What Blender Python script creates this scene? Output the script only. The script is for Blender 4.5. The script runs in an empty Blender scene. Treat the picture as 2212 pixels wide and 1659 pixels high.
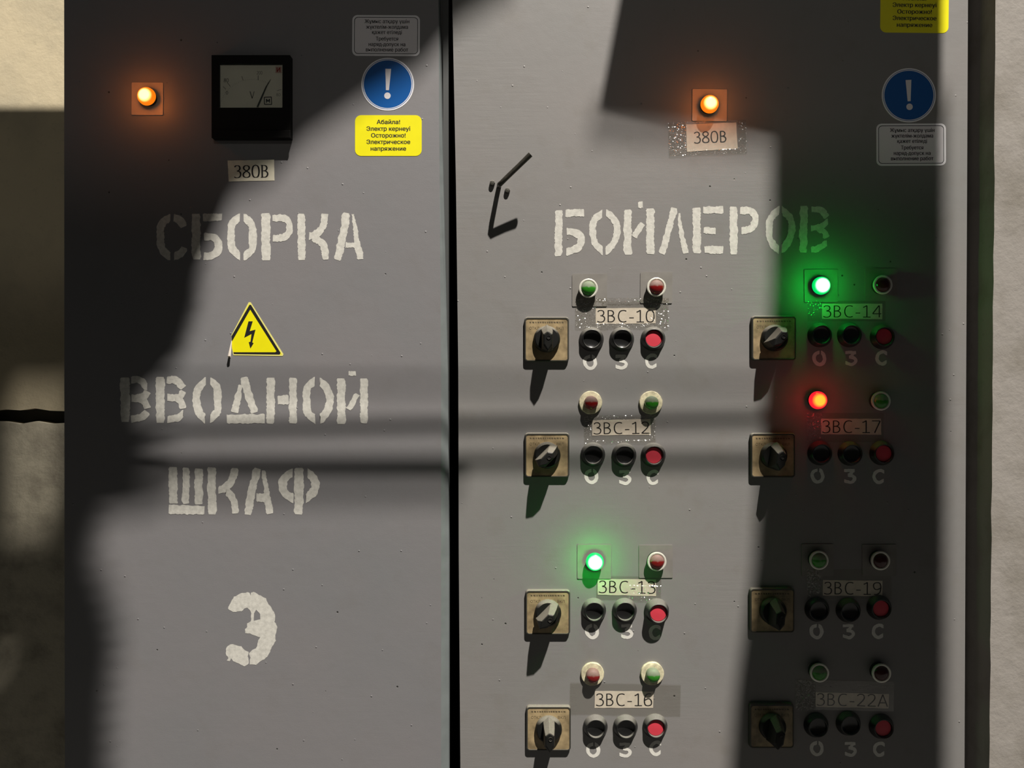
import bpy, bmesh, math, random
from mathutils import Vector, Matrix
from mathutils.geometry import tessellate_polygon

random.seed(7)
SC = bpy.context.scene
COL = SC.collection
S = 0.0007           # metres per photo pixel on the plane of the cabinet doors
FP = 1600.0          # focal length in pixels (frame 2212 x 1659)
CX, CY, CZ = 1106.0, 829.5, 1.4

# ------------------------------------------------------------------ camera, world, lights, exposure
cam = bpy.data.cameras.new('camera')
cam.sensor_width = 36.0
cam.lens = 36.0 * FP / 2212.0
cam.clip_start = 0.02
camo = bpy.data.objects.new('camera', cam)
COL.objects.link(camo)
camo.location = (0, -FP * S, CZ)
camo.rotation_euler = (math.pi / 2, 0, 0)
SC.camera = camo

world = bpy.data.worlds.new('hall')
SC.world = world
world.use_nodes = True
world.node_tree.nodes['Background'].inputs[0].default_value = (0.42, 0.74, 1.0, 1)
world.node_tree.nodes['Background'].inputs[1].default_value = 0.015

LDIR = Vector((0.47, -1.0, 2.0))                    # from a door towards the hall lamp
LPOS = Vector((0, 0, CZ)) + LDIR * 5.3              # hall lamp, about 12 m away


def lamp(name, kind, loc, target, power, color, size):
    d = bpy.data.lights.new(name, kind)
    d.energy = power
    d.color = color
    if kind == 'AREA':
        d.shape = 'DISK'
        d.size = size
    else:
        d.shadow_soft_size = size
    o = bpy.data.objects.new(name, d)
    COL.objects.link(o)
    o.location = loc
    o.rotation_euler = (Vector(target) - Vector(loc)).to_track_quat('-Z', 'Y').to_euler()
    return o


HALL_P = 13000.0
lamp('hall_lamp', 'POINT', LPOS, (0, 0, CZ), HALL_P, (1.0, 0.945, 0.865), 0.105)
SIDE = Vector((0.9, -7.0, CZ + 2.2))
lamp('far_lamp', 'POINT', SIDE, (0, 0, CZ), 92.0, (1.0, 0.95, 0.86), 0.12)

lamp('aisle_lamp', 'POINT', (2.6, -5.5, CZ + 1.0), (0, 0, CZ), 7.0, (0.85, 0.93, 1.0), 0.05)

SC.view_settings.view_transform = 'Standard'
SC.view_settings.look = 'None'
SC.view_settings.gamma = 1.0
SC.view_settings.use_curve_mapping = False
SC.view_settings.exposure = 0.0


# ------------------------------------------------------------------ helpers
def P(px, py, h=0.0):
    """point on (or h pixels proud of) the door plane, by plain scale"""
    return Vector(((px - CX) * S, -h * S, CZ + (CY - py) * S))


def V(px, py, h=0.0):
    """point at height h seen by the camera at px, py"""
    k = (FP - h) / FP
    return Vector(((px - CX) * S * k, -h * S, CZ + (CY - py) * S * k))


def props(o, label=None, cat=None, group=None, kind=None):
    if label: o['label'] = label
    if cat: o['category'] = cat
    if group: o['group'] = group
    if kind: o['kind'] = kind
    return o


def empty(name, loc, label=None, cat=None, group=None, kind=None, rot=None):
    o = bpy.data.objects.new(name, None)
    o.empty_display_size = 0.02
    COL.objects.link(o)
    o.location = loc
    if rot: o.rotation_euler = rot
    return props(o, label, cat, group, kind)


class MB:
    """collects faces into one mesh"""
    def __init__(s):
        s.v = []; s.f = []; s.m = []; s.mi = 0

    def add(s, vs, fs):
        b = len(s.v)
        s.v += [tuple(v) for v in vs]
        s.f += [tuple(i + b for i in f) for f in fs]
        s.m += [s.mi] * len(fs)

    def build(s, name, mats, parent=None, origin=(0, 0, 0), smooth=False, bevel=0, label=None, kind=None, sharp=40):
        me = bpy.data.meshes.new(name)
        o0 = Vector(origin)
        me.from_pydata([tuple(Vector(v) - o0) for v in s.v], [], s.f)
        for m in (mats if isinstance(mats, (list, tuple)) else [mats]): me.materials.append(m)
        for p, k in zip(me.polygons, s.m): p.material_index = k
        if smooth:
            me.polygons.foreach_set('use_smooth', [True] * len(me.polygons))
            me.set_sharp_from_angle(angle=math.radians(sharp))
        me.update()
        return link(name, me, parent, bevel, label, kind, origin)


def link(name, me, parent=None, bevel=0, label=None, kind=None, origin=(0, 0, 0)):
    o = bpy.data.objects.new(name, me)
    COL.objects.link(o)
    if parent: o.parent = parent
    else: o.location = origin
    if bevel:
        b = o.modifiers.new('bevel', 'BEVEL'); b.width = bevel; b.segments = 2; b.limit_method = 'ANGLE'
    if label: o['label'] = label
    if kind: o['kind'] = kind
    return o


def copy_tree(o, parent=None, loc=None):
    c = o.copy(); COL.objects.link(c)
    c.parent = parent
    if loc is not None: c.location = loc
    for ch in o.children: copy_tree(ch, c)
    return c


def fill(mb, loops, y):
    """flat fill of outlines (2-D x, z pairs) facing the camera at depth y; the first loop is the rim, the others holes"""
    vs = [Vector((p[0], p[1], 0)) for l in loops for p in l]
    tr = tessellate_polygon([[Vector((p[0], p[1], 0)) for p in l] for l in loops])
    out = []
    for a, b, c in tr:
        n = (vs[b] - vs[a]).cross(vs[c] - vs[a]).z
        out.append((a, b, c) if n > 0 else (a, c, b))
    mb.add([(v.x, y, v.y) for v in vs], out)


def prism(mb, loops, y0, y1):
    """loops filled at the front (y0, smaller) with walls back to y1"""
    fill(mb, loops, y0)
    for k, l in enumerate(loops):
        n = len(l)
        area = sum(l[i][0] * l[(i + 1) % n][1] - l[(i + 1) % n][0] * l[i][1] for i in range(n))
        vs = [(p[0], y0, p[1]) for p in l] + [(p[0], y1, p[1]) for p in l]
        fl = (area > 0) != (k > 0)
        fs = []
        for i in range(n):
            j = (i + 1) % n
            fs.append((i, i + n, j + n, j) if fl else (i, j, j + n, i + n))
        mb.add(vs, fs)


def XZ(pts, f=P, h=0.0):
    return [(f(x, y, h).x, f(x, y, h).z) for x, y in pts]


def rrect(x0, y0, x1, y1, r, n=5, rot=0.0, skew=None):
    pts = []
    for cx, cy, a0 in ((x1 - r, y0 + r, -90), (x1 - r, y1 - r, 0), (x0 + r, y1 - r, 90), (x0 + r, y0 + r, 180)):
        for i in range(n + 1):
            a = math.radians(a0 + 90 * i / n)
            pts.append((cx + r * math.cos(a), cy + r * math.sin(a)))
    if rot:
        mx, my = (x0 + x1) / 2, (y0 + y1) / 2
        c, s = math.cos(math.radians(rot)), math.sin(math.radians(rot))
        pts = [(mx + (x - mx) * c - (y - my) * s, my + (x - mx) * s + (y - my) * c) for x, y in pts]
    return pts


def circ(cx, cy, r, n=40, ry=None):
    return [(cx + r * math.cos(2 * math.pi * i / n), cy + (ry or r) * math.sin(2 * math.pi * i / n)) for i in range(n)]


def box(mb, a, b):
    x0, y0, z0 = a; x1, y1, z1 = b
    vs = [(x0, y0, z0), (x1, y0, z0), (x1, y1, z0), (x0, y1, z0), (x0, y0, z1), (x1, y0, z1), (x1, y1, z1), (x0, y1, z1)]
    mb.add(vs, [(0, 3, 2, 1), (4, 5, 6, 7), (0, 1, 5, 4), (1, 2, 6, 5), (2, 3, 7, 6), (3, 0, 4, 7)])


def lathe(mb, prof, n=36, jit=0.0, cx=0.0, cz=0.0):
    """profile of (radius, height) pixel pairs turned about the axis that points out of the door"""
    vs = []; fs = []
    for r, h in prof:
        for i in range(n):
            a = 2 * math.pi * i / n
            rr = (r + (random.uniform(-jit, jit) if r > 0 else 0)) * S
            vs.append((cx + rr * math.cos(a), -h * S, cz + rr * math.sin(a)))
    for k in range(len(prof) - 1):
        for i in range(n):
            j = (i + 1) % n
            fs.append((k * n + i, k * n + j, (k + 1) * n + j, (k + 1) * n + i))
    mb.add(vs, fs)


def tube(mb, pts, r, n=14, cap=True):
    vs = []; fs = []
    for k, p in enumerate(pts):
        t = (Vector(pts[min(k + 1, len(pts) - 1)]) - Vector(pts[max(k - 1, 0)])).normalized()
        u = t.cross(Vector((0.3, 0.2, 1))).normalized(); w = t.cross(u)
        rr = r[k] if isinstance(r, (list, tuple)) else r
        for i in range(n):
            a = 2 * math.pi * i / n
            vs.append(Vector(p) + (u * math.cos(a) + w * math.sin(a)) * rr)
    for k in range(len(pts) - 1):
        for i in range(n):
            j = (i + 1) % n
            fs.append((k * n + i, k * n + j, (k + 1) * n + j, (k + 1) * n + i))
    if cap:
        fs.append(tuple(range(n - 1, -1, -1)))
        fs.append(tuple(range((len(pts) - 1) * n, len(pts) * n)))
    mb.add(vs, fs)


def chaikin(p, it=2):
    for _ in range(it):
        q = [p[0]]
        for a, b in zip(p, p[1:]):
            q.append((a[0] * .75 + b[0] * .25, a[1] * .75 + b[1] * .25))
            q.append((a[0] * .25 + b[0] * .75, a[1] * .25 + b[1] * .75))
        q.append(p[-1]); p = q
    return p


def resample(p, d):
    out = [p[0]]
    for a, b in zip(p, p[1:]):
        L = math.dist(a, b); n = max(1, int(round(L / d)))
        for i in range(1, n + 1): out.append((a[0] + (b[0] - a[0]) * i / n, a[1] + (b[1] - a[1]) * i / n))
    return out


def ribbon(mb, pts, w, h, jit=0.0, step=3.0, smooth=True, nib=None, w_end=None, rnd=random):
    """a brush or pen stroke of width w px along pts, h px proud of the door"""
    p = resample(chaikin(pts) if smooth and len(pts) > 2 else pts, step)
    n = len(p); L = []; R = []; jl = jr = 0.0
    for i in range(n):
        a = p[max(i - 1, 0)]; b = p[min(i + 1, n - 1)]
        dx, dy = b[0] - a[0], b[1] - a[1]; d = math.hypot(dx, dy) or 1
        if jit and len(pts) > 2 and min(i, n - 1 - i) < 4 and n > 7 and .75 * abs(dy) < abs(dx):     # stencil bridges are cut upright
            t = 1.0 - .25 * min(i, n - 1 - i)
            dx, dy = dx / d * (1 - t) + math.copysign(t, dx), dy / d * (1 - t); d = math.hypot(dx, dy) or 1
        nx, ny = -dy / d, dx / d
        ww = w / 2
        if nib is not None: ww *= nib + (1 - nib) * abs(dy / d)
        if w_end is not None: ww *= 1 + (w_end - 1) * i / max(1, n - 1)
        jl = jl * .5 + rnd.uniform(-jit, jit); jr = jr * .5 + rnd.uniform(-jit, jit)
        if jit and i in (0, n - 1): ww *= (.92 if abs(dx) > .9 * d else .78)
        elif jit and n > 6 and i in (1, n - 2): ww *= .95
        L.append((p[i][0] + nx * (ww + jl), p[i][1] + ny * (ww + jl)))
        R.append((p[i][0] - nx * (ww + jr), p[i][1] - ny * (ww + jr)))
    if jit:      # uneven ends
        for e in (0, n - 1):
            o = 1.5 if e else -1.5
            a = p[max(e - 1, 0)]; b = p[min(e + 1, n - 1)]; d = math.dist(a, b) or 1
            q = rnd.uniform(-jit, jit); L[e] = (L[e][0] + (b[0] - a[0]) / d * q, L[e][1] + (b[1] - a[1]) / d * q)
    vs = [P(x, y, h) for x, y in L] + [P(x, y, h) for x, y in R]
    fs = []
    for i in range(n - 1):
        for q in ((i, i + 1, n + i + 1), (i, n + i + 1, n + i)):
            nn = (vs[q[1]] - vs[q[0]]).cross(vs[q[2]] - vs[q[0]]).y
            if abs(nn) > 1e-12: fs.append(q if nn < 0 else q[::-1])
    mb.add(vs, fs)


# ------------------------------------------------------------------ materials
def mat(name):
    m = bpy.data.materials.new(name); m.use_nodes = True
    nt = m.node_tree
    return m, nt, nt.nodes['Principled BSDF']


def N(nt, typ, **kw):
    n = nt.nodes.new(typ)
    for k, v in kw.items():
        if k.startswith('i_'): n.inputs[k[2:].replace('_', ' ')].default_value = v
        else: setattr(n, k, v)
    return n


def ramp(nt, src, a, b, ca=(0, 0, 0, 1), cb=(1, 1, 1, 1)):
    r = N(nt, 'ShaderNodeValToRGB')
    r.color_ramp.elements[0].position = a; r.color_ramp.elements[0].color = ca
    r.color_ramp.elements[1].position = b; r.color_ramp.elements[1].color = cb
    nt.links.new(src, r.inputs[0])
    return r.outputs[0]


def mixc(nt, fac, a, b):
    m = N(nt, 'ShaderNodeMix', data_type='RGBA')
    for i, v in ((0, fac), (6, a), (7, b)):
        if isinstance(v, (tuple, float, int)): m.inputs[i].default_value = v
        else: nt.links.new(v, m.inputs[i])
    return m.outputs[2]


def math_(nt, op, a, b=None):
    m = N(nt, 'ShaderNodeMath', operation=op)
    for i, v in enumerate((a, b)):
        if v is None: continue
        if isinstance(v, (float, int)): m.inputs[i].default_value = v
        else: nt.links.new(v, m.inputs[i])
    return m.outputs[0]


def pos(nt):
    return N(nt, 'ShaderNodeNewGeometry').outputs['Position']


def noise(nt, scale, detail=3, rough=.55, vec=None, w=None):
    n = N(nt, 'ShaderNodeTexNoise'); n.inputs['Scale'].default_value = scale
    n.inputs['Detail'].default_value = detail; n.inputs['Roughness'].default_value = rough
    nt.links.new(vec if vec is not None else pos(nt), n.inputs['Vector'])
    return n.outputs['Fac']


def simple(name, col, rough=.5, metal=0., spec=.5, var=0.0, scale=60, bump=0.0, dust=None):
    m, nt, b = mat(name)
    b.inputs['Roughness'].default_value = rough
    b.inputs['Metallic'].default_value = metal
    b.inputs['Specular IOR Level'].default_value = spec
    c = (*col, 1)
    if var:
        c2 = tuple(x * (1 - var) for x in col) + (1,)
        c = mixc(nt, ramp(nt, noise(nt, scale), .35, .68), c, c2)
    if dust:
        g = N(nt, 'ShaderNodeNewGeometry')
        sp = N(nt, 'ShaderNodeSeparateXYZ'); nt.links.new(g.outputs['Normal'], sp.inputs[0])
        up = ramp(nt, sp.outputs[2], dust[1], dust[2])
        fac = math_(nt, 'MULTIPLY', up, math_(nt, 'ADD', math_(nt, 'MULTIPLY', noise(nt, 500, 2), .5), .6))
        fac = math_(nt, 'MULTIPLY', fac, dust[3])
        c = mixc(nt, fac, c, (*dust[0], 1))
        nt.links.new(math_(nt, 'MAXIMUM', math_(nt, 'MULTIPLY', fac, .9), rough), b.inputs['Roughness'])
    if isinstance(c, tuple): b.inputs['Base Color'].default_value = c
    else: nt.links.new(c, b.inputs['Base Color'])
    if bump:
        bp = N(nt, 'ShaderNodeBump'); bp.inputs['Strength'].default_value = 1; bp.inputs['Distance'].default_value = bump
        nt.links.new(noise(nt, scale * 3), bp.inputs['Height']); nt.links.new(bp.outputs[0], b.inputs['Normal'])
    return m


def cabinet_paint(name, base, stain_amt, brush, seed):
    m, nt, b = mat(name)
    mp = N(nt, 'ShaderNodeMapping'); mp.inputs['Location'].default_value = (seed, 0, seed * .7)
    nt.links.new(pos(nt), mp.inputs[0]); vec = mp.outputs[0]
    big = ramp(nt, noise(nt, 3.0, 4, .55, vec), .35, .7)
    mid = ramp(nt, noise(nt, 18, 4, .6, vec), .55, .78)
    c = mixc(nt, big, (*base, 1), (base[0] * 1.10, base[1] * 1.04, base[2] * 1.03, 1))
    c = mixc(nt, math_(nt, 'MULTIPLY', mid, stain_amt), c, (base[0] * .86, base[1] * .79, base[2] * .70, 1))
    # tiny dark chips
    vo = N(nt, 'ShaderNodeTexVoronoi'); vo.inputs['Scale'].default_value = 55; nt.links.new(vec, vo.inputs['Vector'])
    sp = N(nt, 'ShaderNodeSeparateColor'); nt.links.new(vo.outputs['Color'], sp.inputs[0])
    chip = math_(nt, 'MULTIPLY', ramp(nt, vo.outputs['Distance'], .055, .09, (1, 1, 1, 1), (0, 0, 0, 1)), math_(nt, 'GREATER_THAN', sp.outputs[0], .955))
    c = mixc(nt, chip, c, (.03, .028, .025, 1))
    nt.links.new(c, b.inputs['Base Color'])
    b.inputs['Roughness'].default_value = .5
    b.inputs['Specular IOR Level'].default_value = .45
    # relief: orange peel, brush marks, pimples
    st = N(nt, 'ShaderNodeMapping'); st.inputs['Scale'].default_value = (14, 1, 190); st.inputs['Rotation'].default_value = (0, .06, 0)
    nt.links.new(vec, st.inputs[0])
    strokes = math_(nt, 'MULTIPLY', math_(nt, 'MULTIPLY', noise(nt, 1.0, 3, .6, st.outputs[0]), brush), ramp(nt, noise(nt, 7, 2, .5, vec), .45, .65))
    peel = math_(nt, 'MULTIPLY', noise(nt, 520, 3, .6, vec), .16)
    wave = math_(nt, 'MULTIPLY', noise(nt, 38, 2, .5, vec), .55)
    v2 = N(nt, 'ShaderNodeTexVoronoi'); v2.inputs['Scale'].default_value = 46; nt.links.new(vec, v2.inputs['Vector'])
    s2 = N(nt, 'ShaderNodeSeparateColor'); nt.links.new(v2.outputs['Color'], s2.inputs[0])
    pim = math_(nt, 'MULTIPLY', ramp(nt, v2.outputs['Distance'], .0, .075, (1, 1, 1, 1), (0, 0, 0, 1)), math_(nt, 'GREATER_THAN', s2.outputs[1], .84 - .7 * stain_amt))
    h = math_(nt, 'ADD', math_(nt, 'ADD', strokes, peel), math_(nt, 'ADD', wave, math_(nt, 'MULTIPLY', pim, 1.6)))
    h = math_(nt, 'SUBTRACT', h, math_(nt, 'MULTIPLY', chip, 1.2))
    bp = N(nt, 'ShaderNodeBump'); bp.inputs['Strength'].default_value = .8; bp.inputs['Distance'].default_value = .0006
    nt.links.new(h, bp.inputs['Height']); nt.links.new(bp.outputs[0], b.inputs['Normal'])
    return m


def concrete(name, base, dark, amt, rough_scale=9, bumpd=.002, lo=.48, hi=.72):
    m, nt, b = mat(name)
    f = ramp(nt, noise(nt, rough_scale, 6, .6), lo, hi)
    g = ramp(nt, noise(nt, 70, 4, .6), .60, .80)
    c = mixc(nt, math_(nt, 'MULTIPLY', f, amt), (*base, 1), (*dark, 1))
    c = mixc(nt, math_(nt, 'MULTIPLY', g, .25), c, tuple(x * .45 for x in dark) + (1,))
    nt.links.new(c, b.inputs['Base Color'])
    b.inputs['Roughness'].default_value = .85
    bp = N(nt, 'ShaderNodeBump'); bp.inputs['Strength'].default_value = .7; bp.inputs['Distance'].default_value = bumpd
    nt.links.new(noise(nt, 45, 6, .65), bp.inputs['Height']); nt.links.new(bp.outputs[0], b.inputs['Normal'])
    return m


def glow(name, core, rim, r_px, s_core, s_rim):
    """lit lens: the bulb shows through its middle, the rim is the coloured plastic"""
    m, nt, b = mat(name)
    tc = N(nt, 'ShaderNodeTexCoord')
    sp = N(nt, 'ShaderNodeSeparateXYZ'); nt.links.new(tc.outputs['Object'], sp.inputs[0])
    cb = N(nt, 'ShaderNodeCombineXYZ'); nt.links.new(sp.outputs[0], cb.inputs[0]); nt.links.new(sp.outputs[2], cb.inputs[1])
    ln = N(nt, 'ShaderNodeVectorMath', operation='LENGTH'); nt.links.new(cb.outputs[0], ln.inputs[0])
    t = math_(nt, 'DIVIDE', ln.outputs['Value'], r_px * S)
    f = ramp(nt, t, .50, .84)
    c = mixc(nt, f, (*core, 1), (*rim, 1))
    st = math_(nt, 'ADD', math_(nt, 'MULTIPLY', math_(nt, 'SUBTRACT', 1.0, f), s_core - s_rim), s_rim)
    nt.links.new(c, b.inputs['Emission Color']); nt.links.new(st, b.inputs['Emission Strength'])
    b.inputs['Base Color'].default_value = (*[x * .3 for x in rim], 1)
    b.inputs['Roughness'].default_value = .3
    return m


M_DOOR_L = cabinet_paint('grey_cabinet_paint', (.195, .194, .20), .22, .12, 3.1)
M_DOOR_R = cabinet_paint('grey_cabinet_paint_thick', (.212, .209, .203), .40, .32, 7.7)
M_BODY = simple('grey_body_paint', (.06, .062, .062), .55)
M_EDGE = simple('pale_edge_paint', (.185, .205, .205), .5, var=.15, scale=30)
M_PLATE = simple('grey_adapter_plate', (.235, .22, .20), .5, var=.15, scale=40)
M_TAN = simple('tan_adapter_plate', (.46, .40, .33), .55, var=.1, scale=60)
M_WALL = concrete('whitewashed_concrete', (.56, .475, .32), (.40, .35, .25), .7, 6)
M_WALL_LOW = concrete('dirty_concrete', (.50, .45, .34), (.24, .21, .16), .8, 14, .003, .45, .70)
M_WALLR = concrete('grey_plaster', (.30, .275, .25), (.19, .17, .14), .8, 11)
M_FLOOR = concrete('hall_floor', (.06, .06, .058), (.035, .035, .03), .8, 3)
M_STEEL = simple('dark_painted_steel', (.06, .06, .06), .6)
M_BLACK = simple('black_plastic', (.012, .012, .012), .35, dust=((.20, .19, .165), .25, .75, .9))
M_BLACKC = simple('black_button_cap', (.010, .010, .010), .25, spec=.6)
M_RED = simple('red_button_cap', (.62, .045, .07), .5)
M_KNOB = simple('dusty_black_knob', (.010, .010, .009), .5, spec=.25, dust=((.24, .22, .18), .38, .70, .9))
M_FRAME = simple('switch_frame_plastic', (.05, .047, .038), .45, dust=((.24, .22, .18), .2, .7, .95))
M_LEGEND = simple('aged_legend_plate', (.40, .30, .165), .4, var=.55, scale=55)
M_PRINTB = simple('black_print', (.008, .007, .007), .55)
M_CREAM = simple('cream_ring', (.74, .67, .46), .45, var=.4, scale=150)
M_CHROME = simple('pale_metal_ring', (.80, .78, .68), .35, metal=.25)
M_HOUS = simple('dark_lamp_housing', (.02, .022, .02), .5)
M_GLENS = simple('green_lens', (.03, .22, .015), .22, dust=((.24, .235, .19), .02, .17, .92))
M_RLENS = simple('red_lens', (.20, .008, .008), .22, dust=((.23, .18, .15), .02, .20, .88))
M_RLENSD = simple('dark_red_lens', (.05, .008, .006), .22, dust=((.12, .10, .08), .3, .9, .5))
M_PAPER = simple('label_paper', (.80, .72, .62), .6, var=.12, scale=120)
M_PAPERG = simple('old_label_paper', (.82, .76, .60), .6, var=.18, scale=60)
M_PAINTW = simple('white_stencil_paint', (.68, .66, .60), .6, var=.22, scale=170, bump=.00012)
M_PAINTW2 = simple('white_marker_paint', (.74, .72, .66), .55, var=.1, scale=200)
M_STW = simple('white_sticker', (.80, .76, .78), .45)
M_STWB = simple('white_sticker_rim', (.86, .84, .86), .4)
M_STY = simple('yellow_sticker', (.88, .80, .005), .38, var=.06, scale=30)
M_STYP = simple('pale_yellow_sticker_rim', (.80, .74, .22), .4)
M_BLUE = simple('blue_sticker', (.008, .10, .36), .30)
M_BACK = simple('sticker_backing', (.62, .55, .48), .6)
M_DIAL = simple('dial_face', (.86, .83, .70), .6, var=.06, scale=40)
M_INK = simple('faded_dial_ink', (.13, .125, .10), .6)
M_MBLACK = simple('meter_black_bakelite', (.006, .0055, .005), .5, spec=.15)
M_ROD = simple('rusty_dark_rod', (.045, .04, .03), .5, metal=.3, var=.4, scale=200)
M_REDINK = simple('red_ink', (.35, .03, .02), .6)

M_GLOW_A = glow('lit_amber_lens', (1, .74, .22), (1, .21, .005), 19, 3.0, 1.0)
M_GLOW_G = glow('lit_green_lens', (.75, 1, .85), (.0, .75, .14), 20, 5.0, 1.0)
M_GLOW_R = glow('lit_red_lens', (1, .42, .03), (1, .015, .03), 19, 1.5, 1.0)


def tape_material():
    m = bpy.data.materials.new('clear_tape'); m.use_nodes = True
    nt = m.node_tree; nt.nodes.remove(nt.nodes['Principled BSDF'])
    out = nt.nodes['Material Output']
    tr = N(nt, 'ShaderNodeBsdfTransparent'); tr.inputs[0].default_value = (.92, .91, .88, 1)
    gl = N(nt, 'ShaderNodeBsdfGlossy'); gl.inputs[0].default_value = (1, 1, 1, 1); gl.inputs['Roughness'].default_value = .21
    mx = N(nt, 'ShaderNodeMixShader'); mx.inputs[0].default_value = .09
    nt.links.new(tr.outputs[0], mx.inputs[1]); nt.links.new(gl.outputs[0], mx.inputs[2])
    nt.links.new(mx.outputs[0], out.inputs[0])
    return m


M_TAPE = tape_material()
g_ = bpy.data.materials.new('meter_glass'); g_.use_nodes = True
nt = g_.node_tree; nt.nodes.remove(nt.nodes['Principled BSDF'])
tr = N(nt, 'ShaderNodeBsdfTransparent'); tr.inputs[0].default_value = (.99, .99, .98, 1)
gl = N(nt, 'ShaderNodeBsdfGlossy'); gl.inputs['Roughness'].default_value = .03
fr = N(nt, 'ShaderNodeFresnel'); fr.inputs[0].default_value = 1.45
mx = N(nt, 'ShaderNodeMixShader')
nt.links.new(fr.outputs[0], mx.inputs[0]); nt.links.new(tr.outputs[0], mx.inputs[1]); nt.links.new(gl.outputs[0], mx.inputs[2])
nt.links.new(mx.outputs[0], nt.nodes['Material Output'].inputs[0])
M_GLASS = g_

# ------------------------------------------------------------------ setting
mb = MB(); box(mb, (-4, -12, -.1), (4, 3, 0)); mb.build('floor', M_FLOOR, kind='structure')

WD = 0.45                                     # the wall stands this far behind the doors
wall = empty('wall_back', (0, WD, 0), kind='structure')
mb = MB(); box(mb, (-4, WD + .03, 0), (4, WD + .25, 4.2)); mb.build('mortar_bed', simple('dark_mortar', (.035, .033, .028), .9), wall, (0, WD, 0))


def wallpx(px, py):
    k = (FP * S + WD) / FP
    return (px - CX) * k, CZ + (CY - py) * k


def block(rows, mname, m, x0=-3.95, x1=3.95):
    """one concrete block with ragged joint edges; rows are the picture rows of its top and bottom joint"""
    zt = wallpx(0, rows[0])[1]; zb = wallpx(0, rows[1])[1]
    n = 250; top = []; bot = []
    for i in range(n + 1):
        x = x0 + (x1 - x0) * i / n
        top.append((x, zt + random.uniform(-.004, .004)))
        bot.append((x, max(.0, zb + random.uniform(-.004, .004))))
    mb = MB(); prism(mb, [bot + top[::-1]], WD, WD + .06)
    return mb.build(mname, m, wall, (0, WD, 0))


block((-1500, 886), 'concrete_block', M_WALL)
block((914, 2300), 'concrete_block', M_WALL_LOW)

# right-hand wall pier, a little proud of the doors
xe = lambda py: (2151 - 14 * py / 1659.0)
pe = []
for i in range(-20, 61):
    py = 1659 * i / 30.0
    v = V(xe(py) + random.uniform(-1.2, 1.2), py, 46)
    pe.append((v.x, v.z))
pe = [p for p in pe if 0.0 < p[1]]
zt, zb = pe[0][1], pe[-1][1]
mb = MB(); prism(mb, [pe + [(3.9, zb), (3.9, zt)]], -46 * S, WD)
mb.build('wall_right', M_WALLR, kind='structure', bevel=.002)


# ------------------------------------------------------------------ unseen blockers, added and shaped to cast the shade on doors and wall
def sh(px, py, c):
    """the point c metres out that shades door-plane pixel px, py from the hall lamp"""
    p = P(px, py)
    return p + (LPOS - p) * (c / (-LPOS.y))


def hanging(name, loops, c, th=.02, m=M_STEEL):
    mb = MB()
    ll = [[(sh(x, y, c).x, sh(x, y, c).z) for x, y in l] for l in loops]
    prism(mb, ll, -c - th, -c)
    fill(mb, ll, -c)
    return mb.build(name, m, kind='structure')


def ragged(pts, amp, pitch=22):
    """zigzag edge that softens the outline of the cast shadow"""
    q = resample(pts, pitch)
    return [(x + (amp if i % 2 else -amp), y) for i, (x, y) in enumerate(q)]


A = [(1120, -30), (985, 52), (905, 150), (780, 215), (650, 305), (600, 372), (498, 425), (470, 500)] + ragged([(440, 600), (405, 720), (372, 800)], 16) + \
    ragged([(340, 880), (325, 1000), (300, 1085)], 55) + ragged([(205, 1120), (190, 1180), (225, 1280), (245, 1380), (230, 1500), (220, 1760)], 38) + \
    [(-260, 1760), (-260, -1040), (1120, -1040)]
SLITS = []  # openings cut to let a dim patch of light onto the wall
for i in range(10):
    x = -14 + 15 * i
    SLITS.append([(x, -352), (x + 8, -352), (x + 8, 66 if x < 100 else -40), (x, 66 if x < 100 else -40)])
SLITS.append([(-60, 405), (-14, 405), (-14, 428), (-60, 428)])
hanging('beam_1', [A] + SLITS, .80, .003)  # added sheet, outlined by the shadow it throws on the left door
B = [(1302, 200), (1350, -60), (1420, -500), (2038, -500), (2034, 240), (1690, 278)]
hanging('beam_2', [B], .36, .01)  # added panel, shaped for the dark polygon at the upper right
Cc = ragged([(1684, 200), (1684, 600), (1662, 900), (1645, 1200), (1605, 1480), (1575, 1900)], 14) + ragged([(2034, 1900), (2034, 200)], 14)
hanging('beam_3', [Cc], .74, .012)  # added strip, shaped for the shadow down the right column
# thin unseen rods, added to cast the shadow bands across the doors
for k, (l, r, c, d) in enumerate(((826, 830, .60, .0022), (932, 903, .42, .0042), (1000, 998, .45, .0046), (1056, 1046, .80, .0065))):
    mb = MB()
    a = sh(60, l - (r - l) * .2, c); b = sh(1760 if k < 3 else 1000, r, c)
    tube(mb, [a, a.lerp(b, .5), b], d, 12)
    mb.build('conduit', M_STEEL, kind='structure', smooth=True)
# unseen slab above and behind the cabinets, added to shade the wall beside them
zz = []
for row in (232, 330):
    x_, z_ = wallpx(70, row); p = Vector((x_, WD, z_)); t = (.15 - WD) / (LPOS.y - WD)
    zz.append((p + (LPOS - p) * t).z)
mb = MB(); box(mb, (-3.8, .13, zz[1]), (-.2, .15, zz[0])); mb.build('beam_4', M_STEEL, kind='structure')
a, b = sh(1280, 258, .9), sh(1700, 290, .9)  # one more added rod, for the soft shade below the upper right shadow
mb = MB(); tube(mb, [a, a.lerp(b, .5), b], .008, 12); mb.build('conduit', M_STEEL, kind='structure', smooth=True)
# unseen block, added to keep the far lamp off the lower doors
zc = CZ + (829.5 - 372) * S
t = 3.0 / 7.0
zz = zc + (SIDE.z - zc) * t
mb = MB(); box(mb, (-4, -3.4, 0), (4, -3.0, zz)); mb.build('partition', M_STEEL, kind='structure')

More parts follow.
